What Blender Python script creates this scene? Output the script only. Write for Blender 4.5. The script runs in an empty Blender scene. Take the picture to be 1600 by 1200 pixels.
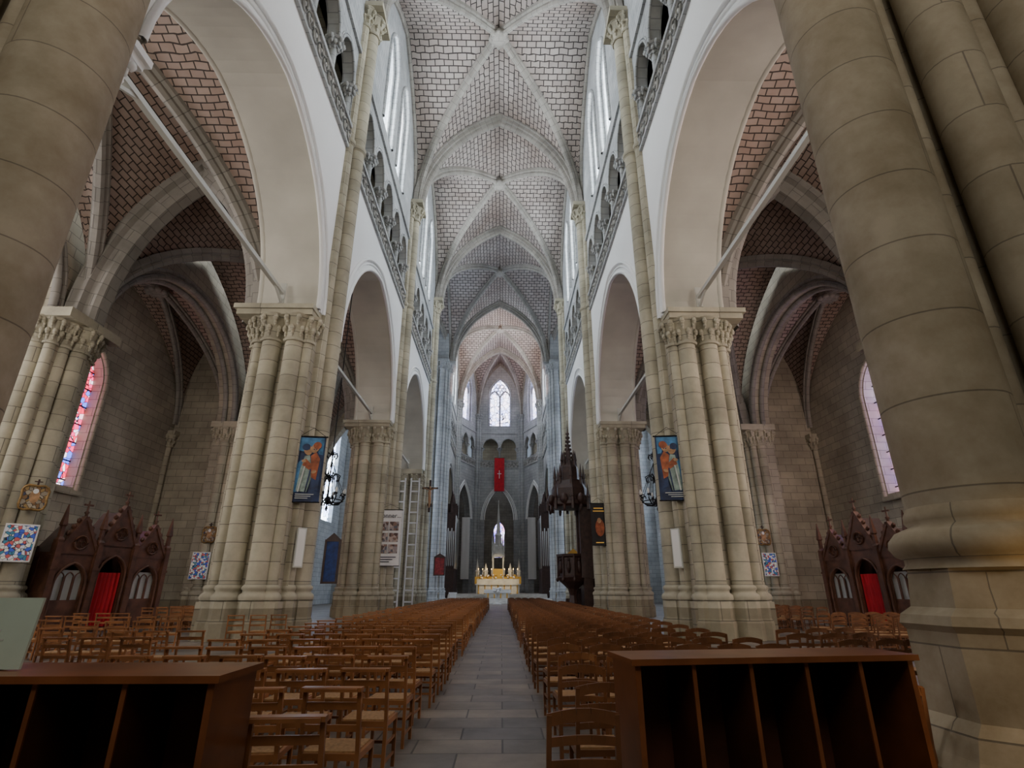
import bpy, math, random
from mathutils import Vector, Matrix
random.seed(3)
sin,cos,pi=math.sin,math.cos,math.pi
C=bpy.context.scene.collection

# ------------------------------------------------------------------ materials
def newmat(name):
    m=bpy.data.materials.new(name); m.use_nodes=True
    nt=m.node_tree; b=nt.nodes['Principled BSDF']
    return m,nt,b
def rgba(c): return (c[0],c[1],c[2],1)
def plain(name,col,rough=0.7,metal=0,emis=None,es=0,noise=0.0,nscale=4,bump=0):
    m,nt,b=newmat(name)
    b.inputs['Base Color'].default_value=rgba(col)
    b.inputs['Roughness'].default_value=rough
    b.inputs['Metallic'].default_value=metal
    if emis:
        b.inputs['Emission Color'].default_value=rgba(emis); b.inputs['Emission Strength'].default_value=es
    if noise>0:
        tc=nt.nodes.new('ShaderNodeTexCoord'); n=nt.nodes.new('ShaderNodeTexNoise')
        n.inputs['Scale'].default_value=nscale; n.inputs['Detail'].default_value=6
        nt.links.new(tc.outputs['Object'],n.inputs['Vector'])
        r=nt.nodes.new('ShaderNodeValToRGB')
        r.color_ramp.elements[0].position=.3; r.color_ramp.elements[1].position=.7
        r.color_ramp.elements[0].color=rgba([c*(1-noise) for c in col])
        r.color_ramp.elements[1].color=rgba([min(1,c*(1+noise)) for c in col])
        nt.links.new(n.outputs['Fac'],r.inputs['Fac']); nt.links.new(r.outputs['Color'],b.inputs['Base Color'])
        if bump:
            bp=nt.nodes.new('ShaderNodeBump'); bp.inputs['Strength'].default_value=bump; bp.inputs['Distance'].default_value=.05
            nt.links.new(n.outputs['Fac'],bp.inputs['Height']); nt.links.new(bp.outputs['Normal'],b.inputs['Normal'])
    return m
def brick(name,c1,c2,mortar,bw,rh,ms=0.03,rough=.85,stain=.35,bias=0,bump=.4,nsc=.35,stcol=None,zdark=None):
    m,nt,b=newmat(name)
    uv=nt.nodes.new('ShaderNodeUVMap')
    br=nt.nodes.new('ShaderNodeTexBrick')
    br.inputs['Scale'].default_value=1; br.inputs['Brick Width'].default_value=bw
    br.inputs['Row Height'].default_value=rh; br.inputs['Mortar Size'].default_value=ms
    br.inputs['Mortar Smooth'].default_value=.3; br.inputs['Bias'].default_value=bias
    br.inputs['Color1'].default_value=rgba(c1); br.inputs['Color2'].default_value=rgba(c2); br.inputs['Mortar'].default_value=rgba(mortar)
    nt.links.new(uv.outputs['UV'],br.inputs['Vector'])
    tc=nt.nodes.new('ShaderNodeTexCoord'); n=nt.nodes.new('ShaderNodeTexNoise')
    n.inputs['Scale'].default_value=nsc; n.inputs['Detail'].default_value=8; n.inputs['Roughness'].default_value=.65
    nt.links.new(tc.outputs['Object'],n.inputs['Vector'])
    r=nt.nodes.new('ShaderNodeValToRGB'); r.color_ramp.elements[0].position=.35; r.color_ramp.elements[1].position=.65
    sc=stcol or (1-stain,1-stain,1-stain)
    r.color_ramp.elements[0].color=rgba(sc); r.color_ramp.elements[1].color=(1,1,1,1)
    nt.links.new(n.outputs['Fac'],r.inputs['Fac'])
    mx=nt.nodes.new('ShaderNodeMix'); mx.data_type='RGBA'; mx.blend_type='MULTIPLY'; mx.inputs['Factor'].default_value=1
    nt.links.new(br.outputs['Color'],mx.inputs['A']); nt.links.new(r.outputs['Color'],mx.inputs['B'])
    out=mx.outputs['Result']
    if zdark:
        # darker band at the foot of the masonry
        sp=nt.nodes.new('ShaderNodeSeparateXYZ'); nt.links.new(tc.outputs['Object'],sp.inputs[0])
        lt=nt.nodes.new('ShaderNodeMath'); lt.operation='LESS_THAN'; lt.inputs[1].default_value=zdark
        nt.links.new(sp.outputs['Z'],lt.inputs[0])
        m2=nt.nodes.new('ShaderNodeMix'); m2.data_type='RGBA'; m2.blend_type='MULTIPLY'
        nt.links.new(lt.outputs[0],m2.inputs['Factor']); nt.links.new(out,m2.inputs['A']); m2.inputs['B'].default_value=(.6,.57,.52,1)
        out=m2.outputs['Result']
    nt.links.new(out,b.inputs['Base Color'])
    b.inputs['Roughness'].default_value=rough
    bp=nt.nodes.new('ShaderNodeBump'); bp.inputs['Strength'].default_value=bump; bp.inputs['Distance'].default_value=.03; bp.invert=True
    nt.links.new(br.outputs['Fac'],bp.inputs['Height']); nt.links.new(bp.outputs['Normal'],b.inputs['Normal'])
    return m
def voro(name,cols,scale,emis=0,rough=.6,lead=True,obj='UV'):
    m,nt,b=newmat(name)
    tc=nt.nodes.new('ShaderNodeTexCoord')
    v=nt.nodes.new('ShaderNodeTexVoronoi'); v.inputs['Scale'].default_value=scale
    nt.links.new(tc.outputs[obj],v.inputs['Vector'])
    sp=nt.nodes.new('ShaderNodeSeparateColor'); nt.links.new(v.outputs['Color'],sp.inputs[0])
    r=nt.nodes.new('ShaderNodeValToRGB'); r.color_ramp.interpolation='CONSTANT'
    el=r.color_ramp.elements
    while len(el)<len(cols): el.new(.5)
    for i,c in enumerate(cols):
        el[i].position=i/len(cols); el[i].color=rgba(c)
    nt.links.new(sp.outputs[0],r.inputs['Fac'])
    out=r.outputs['Color']
    if lead:
        v2=nt.nodes.new('ShaderNodeTexVoronoi'); v2.feature='DISTANCE_TO_EDGE'; v2.inputs['Scale'].default_value=scale
        nt.links.new(tc.outputs[obj],v2.inputs['Vector'])
        gt=nt.nodes.new('ShaderNodeMath'); gt.operation='GREATER_THAN'; gt.inputs[1].default_value=.045
        nt.links.new(v2.outputs['Distance'],gt.inputs[0])
        mx=nt.nodes.new('ShaderNodeMix'); mx.data_type='RGBA'; mx.inputs['A'].default_value=(.01,.01,.012,1)
        nt.links.new(gt.outputs[0],mx.inputs['Factor']); nt.links.new(out,mx.inputs['B']); out=mx.outputs['Result']
    nt.links.new(out,b.inputs['Base Color']); b.inputs['Roughness'].default_value=rough
    if emis>0:
        nt.links.new(out,b.inputs['Emission Color']); b.inputs['Emission Strength'].default_value=emis
    return m

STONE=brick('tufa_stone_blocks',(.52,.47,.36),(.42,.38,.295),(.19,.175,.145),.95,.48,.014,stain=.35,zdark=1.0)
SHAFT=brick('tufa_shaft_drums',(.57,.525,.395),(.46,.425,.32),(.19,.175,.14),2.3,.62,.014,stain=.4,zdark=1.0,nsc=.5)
TSHAFT=brick('tower_pier_drums',(.45,.395,.30),(.39,.345,.262),(.22,.19,.15),2.6,.80,.009,stain=.35,nsc=1.1,stcol=(.64,.60,.53),bump=.25)
UPPER=brick('upper_wall_stone',(.52,.53,.53),(.44,.46,.46),(.24,.25,.26),.95,.48,.018,stain=.35)
VAULT=brick('vault_tufa_bricks',(.48,.435,.40),(.38,.34,.315),(.045,.038,.036),.72,.44,.045,stain=.4,nsc=.15,bump=.2,stcol=(.66,.58,.54))
AVAULT=brick('aisle_vault_bricks',(.47,.385,.335),(.39,.315,.275),(.06,.048,.042),.52,.28,.03,stain=.4,nsc=.2,bump=.2,stcol=(.72,.60,.54))
RIB=brick('rib_stone',(.39,.365,.325),(.33,.31,.275),(.17,.16,.145),.9,.6,.014,stain=.35)
PLAST=plain('white_plaster',(.88,.89,.88),.8,noise=.03,nscale=.3)
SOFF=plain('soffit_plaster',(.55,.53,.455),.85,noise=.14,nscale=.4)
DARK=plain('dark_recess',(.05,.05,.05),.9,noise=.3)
FRIEZE=plain('carved_frieze',(.40,.40,.38),.9,noise=.5,nscale=3,bump=.8)
FLOOR=brick('floor_flagstones',(.28,.24,.195),(.145,.14,.135),(.06,.055,.05),.95,.55,.012,rough=.45,stain=.5,bump=.2,nsc=1.1)
BASEST=brick('column_base_stone',(.41,.355,.26),(.36,.31,.225),(.19,.165,.13),1.3,.62,.008,stain=.4,nsc=1.6,stcol=(.60,.56,.48))
WOOD=plain('oak_wood',(.30,.105,.035),.38,noise=.35,nscale=6)
CHW=plain('chair_wood',(.31,.13,.05),.33,noise=.4,nscale=2.5)
CHW2=plain('chair_wood_dark',(.20,.085,.038),.33,noise=.4,nscale=2.5)
STRAW=plain('straw_seat',(.36,.21,.095),.8,noise=.3,nscale=30)
DWOOD=plain('dark_carved_wood',(.045,.02,.015),.45,noise=.4,nscale=4)
CWOOD=plain('confessional_wood',(.12,.05,.028),.5,noise=.4,nscale=3)
SHELFW=plain('shelf_wood',(.22,.075,.027),.3,noise=.3,nscale=3)
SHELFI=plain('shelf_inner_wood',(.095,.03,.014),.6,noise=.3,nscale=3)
RED=plain('red_cloth',(.55,.01,.025),.8,noise=.2,nscale=2)
IRON=plain('wrought_iron',(.02,.02,.022),.5,.7)
STEEL=plain('painted_tie_rod',(.55,.55,.50),.5,.2)
GOLD=plain('gilt_metal',(.8,.5,.12),.3,.9)
OGOLD=plain('old_gilt_frame',(.28,.17,.06),.5,.3,noise=.4,nscale=8)
WHITE=plain('white_cloth',(.8,.8,.8),.8)
MARB=plain('white_marble',(.62,.60,.55),.5,noise=.15,nscale=2)
GREYP=plain('grey_panel',(.55,.57,.55),.5)
BLACK=plain('black_ink',(.02,.025,.05),.7)
GREENB=plain('frosted_green_board',(.56,.68,.60),.2,noise=.05)
CANDLE=plain('candle_flame',(1,.7,.3),.5,emis=(1,.6,.2),es=14)
BULB=plain('glass_bulb',(.8,.8,.75),.1)
PSKY=plain('paint_night_blue',(.015,.03,.09),.6,noise=.6,nscale=3)
PBLU=plain('paint_blue',(.05,.18,.36),.6,noise=.5,nscale=4)
PBRN=plain('paint_rust',(.33,.085,.03),.6,noise=.5,nscale=5)
PSKN=plain('paint_skin',(.42,.24,.12),.6,noise=.4,nscale=6)
PROB=plain('paint_robe',(.25,.33,.30),.6,noise=.5,nscale=5)
ICON=voro('icon_painting',[(.34,.22,.08),(.22,.12,.05),(.42,.36,.27),(.06,.07,.13),(.3,.26,.2)],7,lead=True)
PHOTO=voro('printed_photos',[(.25,.15,.12),(.5,.4,.35),(.12,.12,.15),(.35,.3,.3),(.1,.06,.05)],6,lead=False)
SGLASS=voro('stained_glass_red',[(.85,.02,.08),(.10,.16,.85),(.95,.5,.6),(.85,.04,.18),(.9,.75,.9),(.7,.02,.1)],3.8,emis=3.6)
SGLASSB=voro('stained_glass_violet',[(.2,.2,1),(.65,.6,1),(.85,.8,1),(.35,.2,.85),(1,.5,.8)],3.0,emis=5.0)
WGLASS=voro('pale_aisle_glass',[(1,.95,.9),(.95,.85,.85),(.9,.92,1)],2.5,emis=13)  # unseen first-bay panes, glow raised to light the aisle
WGLASSR=voro('rose_aisle_glass',[(1,.86,.78),(1,.70,.66),(.95,.82,.84)],2.5,emis=14)
WAFILL=voro('west_aisle_fill_pane',[(1,.95,.84),(1,.88,.76),(.97,.95,.95)],2.5,emis=7)  # glow of the unseen window added at the aisle west end
FGLASS=voro('far_aisle_glass',[(.7,.8,1),(.9,.92,1),(.6,.7,1)],2.5,emis=12)
WESTFILL=voro('west_fill_glass',[(1,.95,.84),(.97,.9,.8),(1,.93,.8)],1.2,emis=4.0)  # glow of the added window behind the camera
SPANEL=voro('stained_panel',[(.05,.1,.5),(.6,.6,.65),(.5,.1,.1),(.7,.7,.6),(.05,.2,.3)],9,emis=.2)
CGLASS=voro('clerestory_glass',[(.80,.90,1),(.95,.98,1),(.74,.87,1),(1,.97,.95)],1.6,emis=26)
AGLASS=voro('apse_glass',[(.66,.70,1),(.88,.84,1),(.52,.57,1),(.9,.78,1)],1.6,emis=5.5)
TGLASS=voro('transept_glass',[(.55,.72,1),(.75,.88,1),(.5,.62,1),(.9,.95,1)],1.6,emis=11)

# ------------------------------------------------------------------ mesh builder
def gfun(q):
    q=max(q,1.0001); r=(1+q*q)/2
    return lambda t: math.sqrt(max(0,r*r-(min(1,abs(t))+r-1)**2))/q
class MB:
    def __init__(s): s.v=[];s.f=[];s.m=[];s.uv=[];s.sm=[];s.mats=[];s.M=Matrix.Identity(4)
    def mi(s,mat):
        if mat not in s.mats: s.mats.append(mat)
        return s.mats.index(mat)
    def face(s,pts,mat,uv=None,smooth=False):
        b=len(s.v); P=[Vector(p) for p in pts]
        for p in P: s.v.append(s.M@p)
        s.f.append(tuple(range(b,b+len(P)))); s.m.append(s.mi(mat)); s.sm.append(smooth)
        if uv is None:
            n=(P[1]-P[0]).cross(P[2]-P[0]); 
            if n.length<1e-9 and len(P)>3: n=(P[2]-P[0]).cross(P[3]-P[0])
            a=[abs(n.x),abs(n.y),abs(n.z)]; k=a.index(max(a))
            uv=[((p.y,p.z) if k==0 else (p.x,p.z) if k==1 else (p.x,p.y)) for p in P]
        s.uv.append(uv)
    def grid(s,G,mat,UV,smooth=True):
        b=len(s.v); R=len(G); K=len(G[0])
        for row in G:
            for p in row: s.v.append(s.M@Vector(p))
        m=s.mi(mat)
        for i in range(R-1):
            for j in range(K-1):
                s.f.append((b+i*K+j,b+i*K+j+1,b+(i+1)*K+j+1,b+(i+1)*K+j)); s.m.append(m); s.sm.append(smooth)
                s.uv.append([UV[i][j],UV[i][j+1],UV[i+1][j+1],UV[i+1][j]])
    def box(s,x0,x1,y0,y1,z0,z1,mat):
        for q in (((x0,y0,z0),(x1,y0,z0),(x1,y0,z1),(x0,y0,z1)),((x0,y1,z0),(x1,y1,z0),(x1,y1,z1),(x0,y1,z1)),
                  ((x0,y0,z0),(x0,y1,z0),(x0,y1,z1),(x0,y0,z1)),((x1,y0,z0),(x1,y1,z0),(x1,y1,z1),(x1,y0,z1)),
                  ((x0,y0,z0),(x1,y0,z0),(x1,y1,z0),(x0,y1,z0)),((x0,y0,z1),(x1,y0,z1),(x1,y1,z1),(x0,y1,z1))):
            s.face(q,mat)
    def beam(s,p0,p1,w,h,mat,up=(0,0,1)):
        p0=Vector(p0);p1=Vector(p1);d=(p1-p0).normalized();up=Vector(up)
        if abs(d.dot(up))>.95: up=Vector((0,1,0))
        a=d.cross(up).normalized();b=a.cross(d).normalized()
        c=[a*(w/2)*i+b*(h/2)*j for i,j in((-1,-1),(1,-1),(1,1),(-1,1))]
        for k in range(4):
            s.face([p0+c[k],p0+c[(k+1)%4],p1+c[(k+1)%4],p1+c[k]],mat)
        s.face([p0+x for x in c],mat); s.face([p1+x for x in c],mat)
    def lathe(s,cx,cy,prof,mat,n=16,smooth=True,a0=0,cap=True):
        G=[];UV=[];L=0
        for i,(r,z) in enumerate(prof):
            if i: L+=math.hypot(r-prof[i-1][0],z-prof[i-1][1])
            G.append([(cx+r*cos(a0+2*pi*j/n),cy+r*sin(a0+2*pi*j/n),z) for j in range(n+1)])
            rr=max(p[0] for p in prof)
            UV.append([(2*pi*rr*j/n,prof[0][1]+L) for j in range(n+1)])
        s.grid(G,mat,UV,smooth)
        if cap:
            s.face(G[-1][:-1],mat); s.face(G[0][:-1],mat)
    def tube(s,path,r,mat,n=6):
        G=[];UV=[];P=[Vector(p) for p in path]
        for i,p in enumerate(P):
            d=(P[min(i+1,len(P)-1)]-P[max(i-1,0)]).normalized()
            up=Vector((0,0,1)) if abs(d.z)<.9 else Vector((0,1,0))
            a=d.cross(up).normalized();b=a.cross(d)
            rr=r[i] if isinstance(r,(list,tuple)) else r
            G.append([p+a*rr*cos(2*pi*j/n)+b*rr*sin(2*pi*j/n) for j in range(n+1)])
            UV.append([(j/n,i) for j in range(n+1)])
        s.grid(G,mat,UV,True)
    def ball(s,c,rx,ry,rz,mat,n=6,m=4):
        G=[];UV=[]
        for i in range(m+1):
            t=pi*i/m
            G.append([(c[0]+rx*sin(t)*cos(2*pi*j/n),c[1]+ry*sin(t)*sin(2*pi*j/n),c[2]+rz*cos(t)) for j in range(n+1)])
            UV.append([(j/n,i/m) for j in range(n+1)])
        s.grid(G,mat,UV,True)
    def sweep(s,path,prof,S,mat,smooth=False,closed=False,cap=False):
        P=[Vector(p) for p in path]; S=Vector(S).normalized(); G=[];UV=[];L=0
        for i,p in enumerate(P):
            T=(P[min(i+1,len(P)-1)]-P[max(i-1,0)])
            T=T.normalized(); N=S.cross(T).normalized()
            if i: L+=(p-P[i-1]).length
            G.append([p+S*a+N*b for a,b in prof])
            pl=0;row=[]
            for k,(a,b) in enumerate(prof):
                if k: pl+=math.hypot(a-prof[k-1][0],b-prof[k-1][1])
                row.append((pl,L))
            UV.append(row)
        s.grid(G,mat,UV,smooth)
    def wall(s,x0,x1,y0,y1,z0,z1,ops=(),mf=None,mb=None,ms=None,n=12):
        mb=mb or mf; ms=ms or mf; cur=y0
        def solid(a,b):
            if b-a<1e-4: return
            s.face(((x0,a,z0),(x0,b,z0),(x0,b,z1),(x0,a,z1)),mf)
            s.face(((x1,a,z0),(x1,b,z0),(x1,b,z1),(x1,a,z1)),mb)
            s.face(((x0,a,z0),(x1,a,z0),(x1,b,z0),(x0,b,z0)),ms)
        for (yc,hw,zs,zp,rise) in ops:
            solid(cur,yc-hw); g=gfun(rise/hw)
            ts=[sin(pi/2*k/n) for k in range(-n,n+1)]
            L=0
            for a,b in zip(ts[:-1],ts[1:]):
                ya,yb=yc+hw*a,yc+hw*b; za,zb=zp+rise*g(a),zp+rise*g(b)
                s.face(((x0,ya,za),(x0,yb,zb),(x0,yb,z1),(x0,ya,z1)),mf)
                s.face(((x1,ya,za),(x1,yb,zb),(x1,yb,z1),(x1,ya,z1)),mb)
                d=math.hypot(yb-ya,zb-za)
                s.face(((x0,ya,za),(x0,yb,zb),(x1,yb,zb),(x1,ya,za)),ms,uv=[(x0,L),(x0,L+d),(x1,L+d),(x1,L)]); L+=d
            if zp>zs+1e-4:
                for yy in(yc-hw,yc+hw): s.face(((x0,yy,zs),(x1,yy,zs),(x1,yy,zp),(x0,yy,zp)),ms)
            if zs>z0+1e-4:
                s.face(((x0,yc-hw,z0),(x0,yc+hw,z0),(x0,yc+hw,zs),(x0,yc-hw,zs)),mf)
                s.face(((x1,yc-hw,z0),(x1,yc+hw,z0),(x1,yc+hw,zs),(x1,yc-hw,zs)),mb)
                s.face(((x0,yc-hw,zs),(x0,yc+hw,zs),(x1,yc+hw,zs),(x1,yc-hw,zs)),ms)
            cur=yc+hw
        solid(cur,y1)
        s.face(((x0,y0,z1),(x1,y0,z1),(x1,y1,z1),(x0,y1,z1)),mf)
        for yy in(y0,y1): s.face(((x0,yy,z0),(x1,yy,z0),(x1,yy,z1),(x0,yy,z1)),mf)
    def apath(s,x,yc,hw,zs,zp,rise,n=14):
        g=gfun(rise/hw); P=[]
        if zp>zs: P.append((x,yc-hw,zs))
        for k in range(-n,n+1):
            t=sin(pi/2*k/n); P.append((x,yc+hw*t,zp+rise*g(t)))
        if zp>zs: P.append((x,yc+hw,zs))
        return P
    def pane(s,x,yc,hw,zs,zp,rise,mat,n=12):
        P=s.apath(x,yc,hw,zs,zp,rise,n)
        s.face([(p[0],p[1],p[2]) for p in P],mat)
    def obj(s,name,parent=None,loc=None):
        me=bpy.data.meshes.new(name); me.from_pydata([tuple(v) for v in s.v],[],s.f)
        for m in s.mats: me.materials.append(m)
        me.polygons.foreach_set('material_index',s.m); me.polygons.foreach_set('use_smooth',s.sm)
        ul=me.uv_layers.new(name='UVMap'); flat=[]
        for u in s.uv:
            for a in u: flat+= [a[0],a[1]]
        ul.data.foreach_set('uv',flat); me.update()
        o=bpy.data.objects.new(name,me); C.objects.link(o)
        if parent: o.parent=parent
        if loc: o.location=loc
        return o
def empty(name,loc=(0,0,0)):
    o=bpy.data.objects.new(name,None); o.empty_display_size=.2; C.objects.link(o); o.location=loc; return o
MIR=Matrix.Scale(-1,4,(1,0,0))
I4=Matrix.Identity(4)
SIDES=(('right',I4),('left',MIR))

# ------------------------------------------------------------------ layout
PY=[5.4,20.9,36.7,52.5,70.0,86.0]
XS,XW,XB=6.6,7.1,9.5     # shaft, wall face, arcade back
ZC=11.9; ZV=31.0; RV=10.0
def roll(r,n=8,ox=0,oy=0): return [(ox+r*cos(2*pi*k/n),oy+r*sin(2*pi*k/n)) for k in range(n+1)]
RIBP=[(-.30,.15),(-.30,-.12),(-.16,-.2),(-.2,-.36),(-.1,-.52),(.1,-.52),(.2,-.36),(.16,-.2),(.30,-.12),(.30,.15)]
TRP=[(-.62,.15),(-.62,-.15),(-.45,-.18),(-.42,-.42),(-.26,-.46),(-.22,-.66),(-.1,-.78),(.1,-.78),(.22,-.66),(.26,-.46),(.42,-.42),(.45,-.18),(.62,-.15),(.62,.15)]
def scaled(p,k): return [(a*k,b*k) for a,b in p]

def cell(mb,boss,A,B,zs,rise,q,mat,n=12):
    boss=Vector(boss);A=Vector(A);B=Vector(B);g=gfun(q);mid=(A+B)/2;L=(mid-boss).length;hw=(B-A).length/2
    tab=[0];N=60
    for k in range(1,N+1):
        tab.append(tab[-1]+math.hypot(hw/N,rise*(g(k/N)-g((k-1)/N))))
    ss=[sin(pi/2*k/n) for k in range(n+1)]; ws=[sin(pi/2*k/n) for k in range(-n,n+1)]
    G=[];UV=[]
    for t in ss:
        row=[];ur=[]
        for w in ws:
            P=boss+(mid+(B-A)*.5*w-boss)*t; p=t*abs(w)
            row.append((P.x,P.y,zs+rise*g(p)))
            ur.append((t*L,math.copysign(tab[int(round(p*N))],w)))
        G.append(row);UV.append(ur)
    mb.grid(G,mat,UV,True)
def rib(mb,A,B,zs,rise,q,prof,mat,half=False,n=16):
    A=Vector(A);B=Vector(B);g=gfun(q);d=(B-A).normalized();S=Vector((d.y,-d.x,0))
    path=[]
    for k in range(-n,(0 if half else n)+1):
        t=sin(pi/2*k/n); c=(A+B)/2+(B-A)/2*t
        path.append((c.x,c.y,zs+rise*g(t)))
    T=Vector(path[n])-Vector(path[n-1])
    if S.cross(T).z<0: S=-S
    mb.sweep(path,prof,S,mat,smooth=False)
def boss(mb,x,y,z,r,mat):
    mb.lathe(x,y,[(r*.5,z-.75),(r*.8,z-.72),(r,z-.5),(r*.85,z-.2),(r*.6,z+.1)],mat,12)
    for k in range(8):
        a=k*pi/4; mb.ball((x+r*.8*cos(a),y+r*.8*sin(a),z-.6),.22,.22,.18,mat)
def vaultbay(mb,x0,x1,y0,y1,zs,rise,mat,ribk=1.0,q=None,tr=(0,1),trk=1.0):
    b=((x0+x1)/2,(y0+y1)/2); q=q or rise/((x1-x0)/2)
    c=[(x0,y0),(x1,y0),(x1,y1),(x0,y1)]
    for i in range(4): cell(mb,b,c[i],c[(i+1)%4],zs,rise,q,mat)
    rib(mb,c[0],c[2],zs,rise,q,scaled(RIBP,ribk),RIB); rib(mb,c[1],c[3],zs,rise,q,scaled(RIBP,ribk),RIB)
    boss(mb,b[0],b[1],zs+rise,.6*ribk+.15,RIB)

def capital(mb,x,y,r,z0,h,mat,leaves=8):
    k=r+.02
    mb.lathe(x,y,[(k+.06,z0),(k+.09,z0+.05),(k+.06,z0+.1),(k+.02,z0+.12),(k+.05,z0+h*.45),(k+.16,z0+h*.8),(k+.28,z0+h)],mat,10)
    for t in range(2):
        for j in range(leaves):
            a=2*pi*(j+.5*t)/leaves; rr=k+.10+.14*t; zz=z0+h*(.45+.38*t)
            mb.ball((x+rr*cos(a),y+rr*sin(a),zz),.11,.11,.15,mat,5,4)
            mb.ball((x+(rr-.06)*cos(a),y+(rr-.06)*sin(a),zz-.18),.07,.07,.18,mat,4,3)
def shaftbase(mb,x,y,r,mat,zt=1.75):
    mb.lathe(x,y,[(r+.20,0),(r+.20,.55),(r+.14,.68),(r+.14,1.25)],mat,8,False,a0=pi/8)
    mb.lathe(x,y,[(r+.16,1.25),(r+.18,1.33),(r+.15,1.42),(r+.06,1.48),(r+.05,1.55),(r+.10,1.6),(r+.09,1.68),(r,zt)],mat,14)
def shaft(mb,x,y,r,z0,z1,mat,n=14): mb.lathe(x,y,[(r,z0),(r,z1)],mat,n,True,cap=False)

# ------------------------------------------------------------------ piers
def pier(name,cy,M,cross=0,mat=None):
    SH=mat or SHAFT
    mb=MB(); mb.M=M@Matrix.Translation((0,cy,0))
    mb.box(7.15,9.55,-1.2,1.2,0,ZC,STONE)
    mb.box(7.0,9.75,-1.35,1.35,0,1.2,STONE)
    low=[(7.85,s*1.28,.36) for s in(-1,1)]+[(8.75,s*1.28,.36) for s in(-1,1)]+[(7.38,s*1.18,.2) for s in(-1,1)]+[(9.3,s*1.18,.2) for s in(-1,1)]+[(9.7,0,.34),(9.6,.66,.22),(9.6,-.66,.22)]
    for x,y,r in low:
        if y*cross>0:
            # crossing side: these shafts rise all the way to the high vault
            shaft(mb,x,y,r,1.5,ZV-1,SH); shaftbase(mb,x,y,r,SH); capital(mb,x,y,r,ZV-1.15,1.1,SH); continue
        shaft(mb,x,y,r,1.5,ZC-1.0,SH); shaftbase(mb,x,y,r,SH); capital(mb,x,y,r,ZC-1.15,1.1,SH)
    if cross:
        mb.box(7.15,9.55,-1.2,1.2,ZC,ZV+10,UPPER)
        s0,s1=sorted((0,cross*1.85)); mb.box(6.95,10.1,s0,s1,ZV-.05,ZV+.35,SH)
        s0,s1=sorted((0,-cross*1.85)); mb.box(7.15,10.15,s0,s1,ZC-.08,ZC+.35,SH)
    else:
        mb.box(7.15,10.15,-1.78,1.78,ZC-.08,ZC+.15,SH); mb.box(7.1,10.25,-1.88,1.88,ZC+.15,ZC+.35,SH)
    for x,y,r in[(6.85,0,.38),(7.05,.6,.21),(7.05,-.6,.21)]:
        shaft(mb,x,y,r,1.5,ZV-1.1,SH); shaftbase(mb,x,y,r,SH); capital(mb,x,y,r,ZV-1.3,1.3,SH)
        mb.lathe(x,y,[(r,21.6),(r+.08,21.7),(r+.08,21.9),(r,22.0)],SH,14)
    mb.box(6.95,7.4,-.85,.85,1.2,ZV,SH)
    mb.box(6.15,7.3,-1.0,1.0,ZV,ZV+.35,SH)
    return mb.obj(name)
for sd,M in SIDES:
    for k in(1,2,3,4,5): pier('stone_pier',PY[k],M,{3:1,4:-1}.get(k,0),UPPER if k>3 else None)

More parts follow.
